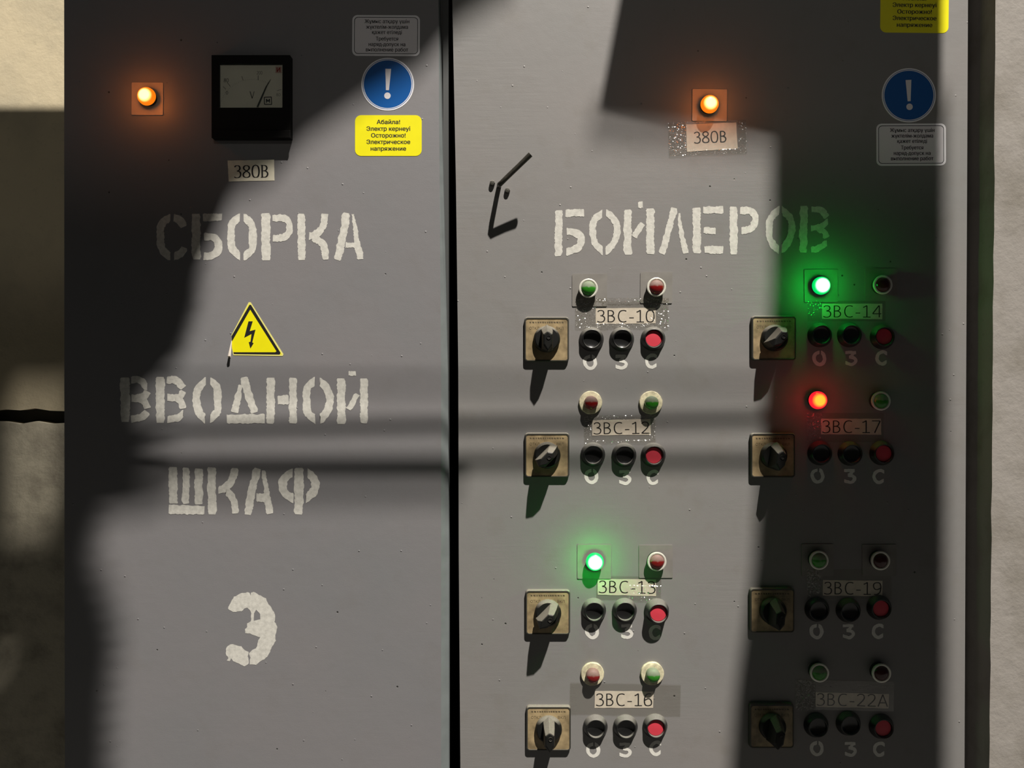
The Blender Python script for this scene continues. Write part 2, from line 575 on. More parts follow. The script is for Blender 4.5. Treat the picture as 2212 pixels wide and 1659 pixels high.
# ------------------------------------------------------------------ the two cabinets
GAPL = [(947, -700), (947, 0), (949.5, 400), (953, 800), (953, 1200), (953, 1659), (953, 2700)]
GAPF = [(948, -700), (950, 0), (958, 400), (967.5, 800), (970, 1200), (970, 1659), (970, 2700)]
GAPR = [(976, -700), (977, 0), (985, 400), (990, 800), (991, 1200), (994.5, 1659), (995, 2700)]
ZTOP, ZBOT = -640, 2690

left = empty('electrical_cabinet', (P(545, 0).x, 0, 0), 'tall grey feeder cabinet on the left with voltmeter and ВВОДНОЙ ШКАФ stencilled on its door', 'cabinet', 'grey electrical cabinets')
right = empty('electrical_cabinet', (P(1540, 0).x, 0, 0), 'wide grey control cabinet stencilled БОЙЛЕРОВ with rows of switches, lamps and buttons', 'cabinet', 'grey electrical cabinets')
lo, ro = left.location.copy(), right.location.copy()


def doorpanel(name, outline, parent, m, org, y1=.02):
    mb = MB()
    prism(mb, [XZ(outline)], 0, y1)
    return mb.build(name, m, parent, org, bevel=.0012)


OL = [(138, ZTOP), (138.5, 0), (139, 829), (140, 1659), (140, ZBOT)] + GAPL[::-1]
OR = GAPR + [(2083, ZBOT), (2083.5, 1659), (2087, 829), (2091, 0), (2092, ZTOP)]
OR = [(x, max(y, ZTOP)) for x, y in OR]; OL = [(x, max(y, ZTOP)) for x, y in OL]
door_l = doorpanel('door', OL, left, M_DOOR_L, lo)
door_r = doorpanel('door', OR, right, M_DOOR_R, ro)
# folded return edge of the left door, turned towards the gap
mb = MB(); vs = []
for (a, ya), (b, yb) in zip(GAPL, GAPF):
    vs.append(P(a, max(ya, ZTOP))); 
    q = V(b, max(ya, ZTOP), -9); vs.append(q)
n = len(GAPL)
mb.add(vs, [(2 * i, 2 * i + 2, 2 * i + 3, 2 * i + 1) for i in range(n - 1)])
vs2 = []
for (b, yb) in GAPF:
    q = V(b, max(yb, ZTOP), -9); vs2 += [q, q + Vector((0, .014, 0))]
mb.add(vs2, [(2 * i, 2 * i + 2, 2 * i + 3, 2 * i + 1) for i in range(n - 1)])
mb.build('door_return_edge', M_EDGE, left, lo, label='pale folded edge of the door')


def body(parent, x0, x1, org, name='cabinet_body'):
    mb = MB()
    zt, zb = P(0, ZTOP + 10).z, .0
    a, b = P(x0, 0).x, P(x1, 0).x
    box(mb, (a, .022, zb), (b, .42, zt))
    return mb.build(name, M_BODY, parent, org, bevel=.001)


body(left, 142, 965, lo)
body(right, 992, 2080, ro)
# the thin frame post seen in the gap
mb = MB(); box(mb, (P(955, 0).x, .016, .0), (P(967, 0).x, .05, P(0, ZTOP + 10).z)); mb.build('frame_post', M_BODY, left, lo)


# ------------------------------------------------------------------ painted letters
def glyph(parent, org, origin, k, strokes, name='painted_letter', label=None, jit=1.25, h=.35, m=None, step=3.2):
    mb = MB()
    for st in strokes:
        w, pts = st[0], st[1:]
        taper = None
        if isinstance(w, tuple): w, taper = w
        pp = [(origin[0] + x / k, origin[1] + y / k) for x, y in pts]
        if len(pp) == 2: pp = [pp[0], ((pp[0][0] + pp[1][0]) / 2, (pp[0][1] + pp[1][1]) / 2), pp[1]]
        ribbon(mb, pp, w / k, h + .05 * len(mb.f) ** .5 / 6, jit, step, w_end=taper)
    return mb.build(name, m or M_PAINTW, parent, org, label=label)


R5 = ((230, 430), 3.687); R6 = ((230, 780), 3.687); R7 = ((1000, 420), 2.602)
WORDS = [
    (R5, door_l, lo, 'white stencilled letter %s of СБОРКА', [
        ('С', [(62, (508, 150), (445, 185), (430, 235), (432, 380), (460, 425), (508, 462)), (58, (538, 150), (590, 165), (620, 222)), (58, (622, 385), (600, 435), (540, 462))]),
        ('Б', [(70, (713, 118), (716, 482)), (60, (768, 146), (922, 144)), (60, (775, 300), (850, 300), (892, 335), (893, 410), (850, 452), (772, 458))]),
        ('О', [(60, (1062, 145), (1000, 190), (992, 290), (998, 400), (1065, 465)), (60, (1092, 145), (1160, 190), (1170, 300), (1165, 410), (1092, 462))]),
        ('Р', [(70, (1270, 112), (1270, 488)), (56, (1322, 152), (1420, 148), (1462, 195), (1462, 255), (1420, 310), (1325, 315))]),
        ('К', [(58, (1553, 118), (1556, 486)), (56, (1740, 118), (1735, 200), (1690, 270), (1612, 298)), (56, (1640, 305), (1715, 345), (1742, 400), (1745, 482))]),
        ('А', [(62, (1912, 112), (1890, 280), (1835, 486)), ((20, 3.0), (1962, 122), (1985, 280), (2024, 482)), (44, (1905, 368), (1990, 368))])]),
    (R6, door_l, lo, 'white stencilled letter %s of ВВОДНОЙ', [
        ('В', [(74, (148, 130), (150, 484)), (58, (198, 150), (265, 140), (325, 210)), (58, (330, 240), (300, 290), (200, 295)), (56, (250, 300), (310, 320), (325, 378)), (56, (325, 402), (290, 450), (198, 462))]),
        ('В', [(70, (428, 126), (430, 492)), (58, (482, 150), (560, 145), (612, 215)), (58, (612, 240), (590, 290), (485, 292)), (56, (550, 290), (600, 330), (612, 380)), (56, (610, 415), (575, 455), (484, 465))]),
        ('О', [(62, (792, 158), (715, 225), (718, 350), (730, 400), (785, 470)), (62, (828, 155), (892, 215), (885, 330), (893, 400), (825, 462))]),
        ('Д', [(62, (1095, 128), (1130, 270), (1180, 412)), ((30, 2.2), (1068, 190), (1045, 290), (1022, 412)), (74, (958, 462), (1262, 460))]),
        ('Н', [(66, (1310, 132), (1305, 500)), (72, (1362, 310), (1450, 308)), (62, (1487, 135), (1485, 498))]),
        ('О', [(62, (1658, 155), (1585, 225), (1595, 330), (1590, 400), (1662, 475)), (62, (1698, 158), (1775, 240), (1785, 310), (1765, 400), (1702, 472))]),
        ('Й', [(68, (1870, 138), (1872, 502)), (44, (1998, 262), (1928, 385)), (60, (2052, 138), (2050, 498)), (38, (1928, 100), (1985, 100))])]),
    (R6, door_l, lo, 'white stencilled letter %s of ШКАФ', [
        ('Ш', [(68, (528, 845), (535, 1135)), (56, (636, 850), (630, 1135)), (66, (735, 858), (735, 1140)), (72, (498, 1182), (782, 1186))]),
        ('К', [(68, (840, 848), (840, 1222)), (56, (1025, 850), (1010, 935), (960, 1000), (892, 1032)), (56, (950, 1030), (1015, 1090), (1030, 1215))]),
        ('А', [(60, (1202, 855), (1165, 1000), (1125, 1222)), ((26, 2.3), (1248, 872), (1270, 1000), (1302, 1215)), (68, (1195, 1085), (1270, 1088))]),
        ('Ф', [(72, (1535, 850), (1535, 1000), (1530, 1222)), (66, (1482, 890), (1402, 940), (1400, 1040), (1492, 1098)), (66, (1602, 885), (1668, 950), (1665, 1030), (1588, 1098))])]),
    (R7, door_r, ro, 'white stencilled letter %s of БОЙЛЕРОВ', [
        ('Б', [(42, (540, 88), (536, 346)), (42, (577, 104), (680, 106)), (40, (582, 208), (640, 215), (672, 250), (655, 300), (580, 326))]),
        ('О', [(38, (782, 105), (732, 150), (728, 210), (738, 275), (785, 325)), (40, (805, 103), (862, 145), (868, 200), (855, 270), (802, 320))]),
        ('Й', [(44, (926, 84), (924, 200), (928, 340)), (36, (1012, 165), (962, 240)), (44, (1054, 78), (1052, 200), (1053, 337)), (38, (984, 60), (1010, 58))]),
        ('Л', [(38, (1190, 76), (1155, 200), (1118, 336)), ((14, 2.8), (1214, 105), (1225, 210), (1252, 332))]),
        ('Е', [(46, (1312, 74), (1315, 200), (1314, 332)), (38, (1350, 88), (1462, 86)), (34, (1354, 204), (1421, 204)), (42, (1356, 312), (1464, 312))]),
        ('Р', [(42, (1520, 70), (1522, 200), (1522, 337)), (40, (1558, 90), (1630, 92), (1650, 140), (1625, 195), (1565, 204))]),
        ('О', [(38, (1778, 85), (1724, 135), (1720, 200), (1728, 265), (1776, 316)), (38, (1792, 82), (1845, 135), (1850, 195), (1838, 260), (1790, 312))]),
        ('В', [(42, (1916, 64), (1913, 200), (1912, 327)), (34, (1958, 84), (2015, 88), (2045, 128)), (34, (2052, 152), (2010, 185), (1956, 190)), (32, (1990, 192), (2030, 205), (2042, 244)), (34, (2045, 270), (2015, 300), (1958, 312))])]),
]
for (R, par, org, lab, gl_) in WORDS:
    for ch, st in gl_:
        glyph(par, org, R[0], R[1], st, label=lab % ch)

# the big numeral
T = lambda pts: [(450 + x / 7.54, 1240 + y / 7.54) for x, y in pts]


def rough(pts, j=.8, d=4):
    q = resample(pts + [pts[0]], d)[:-1]
    return [(x + random.uniform(-j, j), y + random.uniform(-j, j)) for x, y in q]


up = T([(686, 345), (700, 300), (740, 292), (830, 340), (940, 400), (985, 490), (1025, 540), (1080, 640), (1095, 700), (1080, 780), (1125, 850),
        (1115, 930), (1090, 1000), (1100, 1085), (1040, 1190), (980, 1320), (940, 1370), (850, 1420), (780, 1475), (680, 1470), (670, 1400), (685, 1360),
        (665, 1290), (710, 1240), (790, 1200), (805, 1100), (850, 1030), (740, 990), (680, 970), (605, 965), (600, 900), (635, 860), (635, 800),
        (695, 765), (698, 640), (680, 590), (630, 545), (590, 565), (540, 605), (400, 615), (320, 565), (350, 480), (420, 370), (520, 315), (640, 300), (672, 305)])
hole = T([(740, 762), (848, 735), (845, 650), (780, 580), (745, 640)])
lw = T([(290, 1290), (285, 1220), (330, 1160), (400, 1135), (450, 1160), (540, 1180), (600, 1250), (655, 1270), (648, 1340), (660, 1460), (590, 1500),
        (530, 1480), (410, 1420), (372, 1370), (350, 1420), (295, 1410), (330, 1370), (300, 1320)])
mb = MB()
y_ = P(0, 0, .35).y
fill(mb, [XZ(rough(up)), XZ(hole)], y_)
fill(mb, [XZ(rough(lw))], y_)
mb.build('painted_numeral', M_PAINTW, door_l, lo, label='large white stencilled numeral 3')


def small(ch, x, y, parent=door_r, org=ro, label=None):
    jx = random.uniform(-1, 1)
    if ch == 'О': st = [(7.4, (0, -13), (-11, -9), (-12, 4), (-3, 14), (7, 12), (12, 2), (9, -9), (3.5, -13.2))]
    elif ch == 'З': st = [(6.6, (-12, -12), (0, -13), (11, -12)), (6.4, (8, -12), (-1, -3), (-4, -2)), (7.0, (-4, -3), (8, -1), (12, 6), (4, 14), (-5, 12), (-12, 9))]
    else: st = [(7.2, (12, -9), (4, -14), (-8, -9), (-11, 3), (-5, 12), (3, 14), (11, 8))]
    return glyph(parent, org, (x + jx, y), 1.0, st, 'painted_letter', label, .45, .35, M_PAINTW2, 2.5)


# ------------------------------------------------------------------ printed lettering drawn stroke by stroke
G = {
    '3': (.56, [[(.04, .86), (.14, .98), (.38, .98), (.48, .80), (.42, .60), (.22, .54)], [(.22, .54), (.46, .50), (.54, .28), (.44, .04), (.18, -.01), (.0, .08)]]),
    'B': (.60, [[(.07, 0), (.07, 1)], [(.07, .97), (.34, .97), (.47, .78), (.38, .56), (.07, .53)], [(.07, .53), (.38, .53), (.54, .30), (.40, .03), (.07, .03)]]),
    'C': (.62, [[(.60, .92), (.42, 1.0), (.14, .92), (.02, .5), (.14, .08), (.42, .0), (.60, .08)]]),
    '-': (.40, [[(.04, .36), (.36, .36)]]),
    '1': (.54, [[(.02, .84), (.16, .90), (.28, 1.0)], [(.28, 1.0), (.28, .02)], [(.02, .02), (.54, .02)]]),
    '0': (.60, [[(.29, 1.0), (.08, .92), (.0, .5), (.08, .08), (.29, .0), (.50, .08), (.58, .5), (.50, .92), (.29, 1.0)]]),
    '2': (.58, [[(.02, .86), (.16, 1.0), (.42, .98), (.52, .78), (.44, .50), (.02, .03)], [(.02, .03), (.56, .03)]]),
    '4': (.62, [[(.44, 1.0), (.0, .30)], [(.0, .30), (.60, .30)], [(.46, 1.0), (.46, .0)]]),
    '6': (.60, [[(.50, .97), (.30, 1.0), (.08, .82), (.02, .40), (.08, .06), (.30, .0), (.52, .08), (.56, .32), (.46, .56), (.28, .60), (.06, .46)]]),
    '7': (.58, [[(.0, .97), (.56, .97)], [(.56, .97), (.18, .0)]]),
    '8': (.58, [[(.28, .54), (.06, .68), (.06, .90), (.28, 1.0), (.50, .90), (.50, .68), (.28, .54), (.02, .36), (.02, .10), (.28, .0), (.54, .10), (.54, .36), (.28, .54)]]),
    '9': (.60, [[(.08, .03), (.28, .0), (.50, .18), (.56, .60), (.50, .94), (.28, 1.0), (.06, .92), (.02, .68), (.12, .44), (.30, .40), (.52, .54)]]),
    'A': (.66, [[(.0, 0), (.31, 1.0)], [(.31, 1.0), (.64, 0)], [(.12, .32), (.52, .32)]]),
    'V': (.60, [[(.0, 1.0), (.29, 0)], [(.29, 0), (.58, 1.0)]]),
    'M': (.8, [[(.05, 0), (.05, 1)], [(.05, 1), (.38, .3)], [(.38, .3), (.72, 1)], [(.72, 1), (.72, 0)]]),
    'И': (.66, [[(.05, 1), (.05, 0)], [(.05, 0), (.58, 1)], [(.58, 1), (.58, 0)]]),
}


def stroke_text(mb, s, x0, y0, x1, y1, h, w=.095, nib=None, rot=0.0, serif=False):
    """text s in the pixel box (x0,y0)-(x1,y1), strokes w of the letter height"""
    H = y1 - y0
    adv = sum(G[c][0] for c in s) + .14 * (len(s) - 1)
    k = (x1 - x0) / adv
    cx, cy = (x0 + x1) / 2, (y0 + y1) / 2
    c_, s_ = math.cos(math.radians(rot)), math.sin(math.radians(rot))
    x = 0
    for c in s:
        gw, sts = G[c]
        sts = list(sts)
        if serif and c == 'B': sts = sts + [[(-.05, .985), (.12, .985)], [(-.05, .015), (.12, .015)]]
        for st in sts:
            pp = []
            for (a, b) in st:
                X = x0 + (x + a) * k; Y = y1 - b * H
                pp.append((cx + (X - cx) * c_ - (Y - cy) * s_, cy + (X - cx) * s_ + (Y - cy) * c_))
            ribbon(mb, pp, w * H, h, 0, 1.4, smooth=len(pp) > 2, nib=nib); h += .012
        x += gw + .14


def font_text(s, size, bold=0.0, spacing=1.0):
    """outlines of a line of text filled contour by contour (overlapping contours of a letter stay apart); (verts, faces, layer of each face)"""
    cu = bpy.data.curves.new('txt', 'FONT')
    cu.body = s; cu.size = size; cu.align_x = 'CENTER'; cu.space_character = spacing
    cu.resolution_u = 3; cu.fill_mode = 'NONE'
    o = bpy.data.objects.new('txt', cu)
    COL.objects.link(o)
    dg = bpy.context.evaluated_depsgraph_get(); dg.update()
    me = bpy.data.meshes.new_from_object(o.evaluated_get(dg))
    bpy.data.objects.remove(o)
    co = [(v.co.x, v.co.y) for v in me.vertices]
    nxt = {}
    for e in me.edges:
        a, b = e.vertices; nxt.setdefault(a, []).append(b); nxt.setdefault(b, []).append(a)
    bpy.data.meshes.remove(me); bpy.data.curves.remove(cu)
    seen = set(); loops = []
    for v in sorted(nxt):
        if v in seen: continue
        # contours are stored in order, so the lowest index runs on to the next one
        loop = [v]; seen.add(v); cur = v + 1 if v + 1 in nxt.get(v, []) else nxt[v][0]
        while cur not in seen:
            seen.add(cur); loop.append(cur)
            cand = [w for w in nxt[cur] if w not in seen]
            if not cand: break
            cur = cand[0]
        if len(loop) > 2: loops.append([co[k] for k in loop])
    area = lambda l: sum(l[i][0] * l[(i + 1) % len(l)][1] - l[(i + 1) % len(l)][0] * l[i][1] for i in range(len(l))) / 2
    big = max(loops, key=lambda l: abs(area(l))); sg = 1 if area(big) > 0 else -1

    def inside(p, l):
        c = False
        for i in range(len(l)):
            (x1, y1), (x2, y2) = l[i], l[(i + 1) % len(l)]
            if (y1 > p[1]) != (y2 > p[1]) and p[0] < (x2 - x1) * (p[1] - y1) / (y2 - y1) + x1: c = not c
        return c
    outs = [l for l in loops if area(l) * sg > 0]; rest = [l for l in loops if area(l) * sg <= 0]
    holes = [l for l in rest if any(inside(l[0], q) for q in outs)]
    outs += [l for l in rest if l not in holes]
    vs, fs, ly = [], [], []
    for k, l in enumerate(outs):
        hs = [h for h in holes if all(inside(p, l) for p in h[::2])]
        ls = [l] + hs
        b = len(vs); vs += [Vector((x, y, 0)) for q in ls for x, y in q]
        for t in tessellate_polygon([[Vector((x, y, 0)) for x, y in q] for q in ls]):
            fs.append(tuple(b + i for i in t)); ly.append(k)
    n0 = len(outs)
    vv = [None] * len(vs)
    for f, k in zip(fs, ly):
        for i in f: vv[i] = Vector((vs[i].x, vs[i].y, (k % 4) * .02))
    keep = [i for i, v in enumerate(vv) if v is not None]; mp = {o: n for n, o in enumerate(keep)}
    return [vv[i] for i in keep], [tuple(mp[i] for i in f) for f in fs]


def put_text(mb, s, cx, base, size, h, bold=0.0, spacing=1.0, width=None, rot=0.0):
    """a line centred on cx px with baseline at row base; size in px (em)"""
    vs, fs = font_text(s, size, 0, spacing)
    if not vs: return
    mn = min(v.x for v in vs); mxx = max(v.x for v in vs)
    kx = (width / (mxx - mn)) if width else 1.0
    mid = (mn + mxx) / 2
    c_, s_ = math.cos(math.radians(rot)), math.sin(math.radians(rot))
    out = []
    for sh_, dh in ((-bold * size, 0), (bold * size, .09)):      # a second pass beside the first thickens the print
        out = []
        for v in vs:
            X, Y = (v.x - mid) * kx + sh_, -v.y
            out.append(P(cx + X * c_ - Y * s_, base + X * s_ + Y * c_, h + v.z + dh))
        ff = []
        for f in fs:
            nn = (out[f[1]] - out[f[0]]).cross(out[f[2]] - out[f[0]]).y
            ff.append(f if nn < 0 else f[::-1])
        mb.add(out, ff)


# ------------------------------------------------------------------ stickers
def sticker(name, cx, cy, label, cat, group=None):
    return empty(name, P(cx, cy), label, cat, group)


def plate(root, name, outline, m, h0, h1, label=None, bevel=0):
    mb = MB(); prism(mb, [XZ(outline)], -h1 * S, -h0 * S)
    return mb.build(name, m, root, root.location, label=label, bevel=bevel)


def ringline(root, name, o1, o2, m, h):
    mb = MB(); fill(mb, [XZ(o1), XZ(o2)], -h * S)
    return mb.build(name, m, root, root.location)


def permit(x0, y0, x1, y1, label, lines, rot=0.0):
    cx, cy = (x0 + x1) / 2, (y0 + y1) / 2
    r = sticker('permit_sticker', cx, cy, label, 'sticker', 'work permit stickers')
    plate(r, 'sticker_sheet', rrect(x0, y0, x1, y1, 11, rot=rot), M_STWB, 0, .5)
    d = 4.2
    ringline(r, 'border_line', rrect(x0 + d, y0 + d, x1 - d, y1 - d, 8, rot=rot), rrect(x0 + d + 1.3, y0 + d + 1.3, x1 - d - 1.3, y1 - d - 1.3, 7, rot=rot), M_PRINTB, .62)
    plate(r, 'printed_field', rrect(x0 + d + 2.2, y0 + d + 2.2, x1 - d - 2.2, y1 - d - 2.2, 6, rot=rot), M_STW, .5, .6)
    mb = MB()
    for s, dy, wd in lines: put_text(mb, s, cx + 2, y0 + dy, 11.5, .75, .018, 1.0, wd, rot)
    mb.build('lettering', M_PRINTB, r, r.location)


LN = [('Жұмыс атқару үшін', 17.5, 96), ('жүктелім-жолдама', 29.5, 90), ('қажет етіледі', 41, 64), ('Требуется', 55, 48), ('наряд-допуск на', 67, 79), ('выполнение работ', 78.5, 91)]
permit(761, 33, 907, 121, 'white permit sticker with small black lettering above the blue sign, left cabinet', LN, .3)
permit(1893, 267, 2043, 358, 'white permit sticker with small black lettering below the blue sign, boiler cabinet', [(a, b + 1, c) for a, b, c in LN], -.2)


def mandatory(cx, cy, r0, label, rot=0):
    r = sticker('warning_sticker', cx, cy, label, 'sticker', 'round blue exclamation stickers')
    plate(r, 'sticker_sheet', circ(cx, cy, r0, 64), M_STWB, 0, .5)
    ringline(r, 'border_line', circ(cx, cy, r0 - 2.8, 64), circ(cx, cy, r0 - 3.9, 64), M_BLUE, .62)
    plate(r, 'blue_disc', circ(cx, cy, r0 - 5.5, 64), M_BLUE, .5, .62)
    c_, s_ = math.cos(math.radians(rot)), math.sin(math.radians(rot))
    rr = lambda pts: [(cx + x * c_ - y * s_, cy + x * s_ + y * c_) for x, y in pts]
    mb = MB()
    fill(mb, [XZ(rr([(-5.5, -33), (7, -33), (3, 13), (-3.5, 13)]))], -.8 * S)
    fill(mb, [XZ(rr(circ(0, 25, 7, 24)))], -.8 * S)
    mb.build('exclamation_mark', M_STW, r, r.location)


mandatory(837.5, 182, 57, 'round blue exclamation sticker between white and yellow stickers, left cabinet', 1)
mandatory(1963, 206, 58.5, 'round blue exclamation sticker above the white permit sticker, boiler cabinet', -3)


def voltage(x0, y0, x1, y1, label, rot=0.0):
    cx, cy = (x0 + x1) / 2, (y0 + y1) / 2
    r = sticker('warning_sticker', cx, cy, label, 'sticker', 'yellow voltage stickers')
    plate(r, 'sticker_sheet', rrect(x0, y0, x1, y1, 13, rot=rot), M_STY, 0, .5)
    mb = MB()
    for s, dy, wd in (('Абайла!', 19, 50), ('Электр кернеуі', 33.5, 94), ('Осторожно!', 48, 74), ('Электрическое', 62, 94), ('напряжение', 76.5, 76)):
        put_text(mb, s, cx, y0 + dy, 12.6, .65, .030, 1.0, wd, rot)
    mb.build('lettering', M_PRINTB, r, r.location)


voltage(767, 249, 911, 337, 'yellow high voltage text sticker below the blue sign, left cabinet')
voltage(1901.5, -18, 2049, 71, 'yellow high voltage text sticker above the blue sign, boiler cabinet', .6)

# triangular shock sign with a peeling corner
r5 = lambda pts: [(230 + x / 3.687, 430 + y / 3.687) for x, y in pts]
tri = sticker('warning_sticker', 540, 715, 'yellow triangular lightning bolt sign with a curled lower corner', 'sticker')
plate(tri, 'sticker_sheet', r5([(1133, 822), (1148, 822), (1410, 1236), (1404, 1250), (1012, 1244), (1000, 1190), (997, 1082)]), M_STYP, 0, .6)
plate(tri, 'yellow_field', r5([(1140, 832), (1398, 1238), (1014, 1234), (1001, 1180), (1000, 1090)]), M_STY, .6, .7)
mb = MB()
fill(mb, [XZ(r5([(1140, 843), (1152, 843), (1388, 1225), (1380, 1238), (1016, 1234), (1012, 1220), (1345, 1220), (1355, 1212), (1146, 880), (1000, 1135), (998, 1090)]))], -.85 * S)
fill(mb, [XZ(r5([(1132, 974), (1166, 974), (1142, 1052), (1188, 1040), (1162, 1142), (1173, 1148), (1147, 1191), (1134, 1140), (1148, 1136), (1156, 1075), (1098, 1105)]))], -.85 * S)
mb.build('lightning_symbol', M_PRINTB, tri, tri.location)
mb = MB(); vs = []
nn = 9
for i in range(nn):
    t = i / (nn - 1)
    top = P(230 + (996 + 4) / 3.687, 430 + 1130 / 3.687, .6)
    for j in range(7):
        a = math.pi * 1.25 * j / 6
        w = 1 + 4.2 * t
        x = 500.2 + (1 - t) * 1.0 - t * 3.5 - w * math.sin(a) * .85
        y = 736 + 35 * t + t * 1.5 * math.cos(a)
        vs.append(P(x + t * 2, y, .7 + w * (1 - math.cos(a)) * 1.1))
mb.add(vs, [(i * 7 + j, i * 7 + j + 1, (i + 1) * 7 + j + 1, (i + 1) * 7 + j) for i in range(nn - 1) for j in range(6)])
mb.build('curled_corner', M_BACK, tri, tri.location, smooth=True, label='pale backing of the curled corner')


# ------------------------------------------------------------------ paper labels
def paper(text, quad, box_, label, group, serif=False, m=None, w=.095, rot=0.0, nib=.55):
    cx = sum(p[0] for p in quad) / 4; cy = sum(p[1] for p in quad) / 4
    r = sticker('paper_label', cx, cy, label, 'label', group)
    q = resample(quad + [quad[0]], 9)[:-1]
    q = [(x + random.uniform(-.35, .35), y + random.uniform(-.35, .35)) for x, y in q]
    plate(r, 'paper', q, m or M_PAPER, 0, .5)
    mb = MB(); stroke_text(mb, text, *box_, .68, w, nib, rot, serif)
    mb.build('lettering', M_PRINTB, r, r.location)
    return r


paper('380B', [(492, 347), (592, 345), (593, 390), (494, 392)], (506, 357, 581, 384), 'cream 380В paper label under the voltmeter', '380В paper labels', True, M_PAPERG, .13, -.8, .35)
paper('380B', [(1482, 269), (1590, 264.5), (1593.5, 321), (1484, 328)], (1499, 284, 1570, 308.5), 'cream 380В paper label taped under the amber lamp', '380В paper labels', False, M_PAPER, .11, -2.2, .7)

PLACE = {'10': 'top row, lit column', '12': 'second row, lit column', '13': 'third row, lit column', '16': 'bottom row, lit column',
         '14': 'top row, shaded column', '17': 'second row, shaded column', '19': 'third row, shaded column', '22A': 'bottom row, shaded column'}
ROWS = {
    '10': dict(lab=[(1287, 666), (1416, 665), (1416, 698.5), (1287, 699.5)], tb=(1290, 670, 1414, 696), rot=0,
               sw=(1134, 684, 1228, 782), ang=0, b=[(1279, 732), (1345, 732), (1413, 731)], t=[(1275.5, 782.5), (1341, 782), (1407, 780)],
               l=[('g', 1271, 622.5, 'ring', (1236, 592, 1311, 662)), ('r', 1418, 620, 'ring', (1383, 588, 1452, 655))], c='left'),
    '12': dict(lab=[(1279, 908), (1405, 905), (1406, 939), (1279.5, 940.5)], tb=(1282, 912, 1403, 937), rot=-.7,
               sw=(1134.5, 933, 1229, 1033), ang=-45, b=[(1282, 983), (1350, 984), (1413.5, 984)], t=[(1277, 1029), (1349, 1031), (1410, 1031)],
               l=[('r', 1277, 870, 'flange', None), ('g', 1408, 870, 'flange', None)], c='left'),
    '13': dict(lab=[(1291, 1250.5), (1417, 1252), (1417, 1288), (1291, 1284.5)], tb=(1293.5, 1255, 1416, 1281), rot=.7,
               sw=(1135, 1271, 1232, 1374), ang=-45, b=[(1284, 1322), (1351, 1322), (1423, 1326)], t=[(1278, 1364), (1353, 1364), (1415, 1366)],
               l=[('G', 1285, 1213.5, 'ring', (1247, 1176, 1320, 1250)), ('r', 1419, 1213, 'ring', (1380, 1177, 1453, 1248))], c='left'),
    '16': dict(lab=[(1284.5, 1493), (1411.5, 1493.5), (1411, 1529), (1284.5, 1529)], tb=(1287.5, 1498, 1409, 1524.5), rot=0,
               sw=(1136, 1520, 1234, 1626), ang=0, b=[(1287.5, 1575.5), (1353, 1575.5), (1417.5, 1574)], t=[(1281, 1620), (1350.5, 1620), (1415, 1616)],
               l=[('r', 1281, 1460, 'flange', None), ('g', 1411, 1459, 'flange', None)], c='left'),
    '14': dict(lab=[(1775.5, 656), (1906, 656), (1905.5, 689.5), (1775.5, 688.5)], tb=(1778, 660, 1904, 685.5), rot=0,
               sw=(1622, 683, 1721, 778), ang=-42, b=[(1776, 723), (1840.5, 723), (1912, 727)], t=[(1769.5, 774), (1838.5, 774), (1903.5, 773)],
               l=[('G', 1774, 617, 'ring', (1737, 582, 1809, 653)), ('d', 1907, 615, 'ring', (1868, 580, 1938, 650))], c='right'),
    '17': dict(lab=[(1774, 904.5), (1903, 904.5), (1903.5, 939), (1773.5, 938)], tb=(1776, 908.5, 1901.5, 935), rot=0,
               sw=(1620, 931, 1719, 1036), ang=-8, b=[(1776, 980), (1842, 981), (1911, 980)], t=[(1766, 1028), (1836, 1029), (1898, 1029)],
               l=[('R', 1767, 864.5, 'ring', None), ('g', 1903, 866, 'ring', None)], c='right'),
    '19': dict(lab=[(1778, 1253), (1906, 1254.5), (1905.5, 1288), (1777, 1286)], tb=(1780, 1257.5, 1904, 1284), rot=.6,
               sw=(1619, 1267, 1717, 1370), ang=-5, b=[(1770, 1320), (1838, 1322), (1905, 1316)], t=[(1763.5, 1364), (1831.5, 1364), (1896.5, 1363)],
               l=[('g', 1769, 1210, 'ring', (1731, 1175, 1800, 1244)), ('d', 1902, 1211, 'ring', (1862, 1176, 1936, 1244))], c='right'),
    '22A': dict(lab=[(1762, 1495), (1920, 1499), (1919.5, 1530), (1761.5, 1526.5)], tb=(1764, 1499, 1917.5, 1525), rot=1.1,
                sw=(1618, 1514, 1716, 1622), ang=-10, b=[(1768, 1572), (1838, 1568), (1910, 1575)], t=[(1765, 1617), (1836, 1618), (1899, 1618)],
                l=[('g', 1770, 1453, 'ring', None), ('d', 1904, 1454, 'ring', None)], c='right'),
}


# ------------------------------------------------------------------ push buttons, built once and copied
def unperspective(px, py, h):
    v = V(px, py, h); return Vector((v.x, 0, v.z))


def make_button(capmat, red, tall=0):
    r = empty('push_button', (0, 0, 0))
    mb = MB()
    t = tall
    lathe(mb, [(26.5, 0), (26.5, 2.5), (25.8, 4), (23, 9), (21.6, 12 + t), (20.9, 13.6 + t), (19.8, 14.2 + t), (18.6, 13.8 + t), (18.0, 12.6 + t), (17.8, 4 + t)], 40)
    mb.build('bezel', M_BLACK, r, smooth=True, label='black dusty bezel ring' if red else None)
    mb = MB()
    if red: lathe(mb, [(17.6, 4 + t), (17.4, 8.6 + t), (16.8, 9.3 + t), (10, 9.7 + t), (0.01, 9.9 + t)], 36)
    else: lathe(mb, [(17.7, 7.5), (16.5, 6.8), (11, 5.2), (5, 4.4), (0.01, 4.2)], 36)
    mb.build('button_cap', capmat, r, smooth=True, label='red cap' if red else None)
    return r


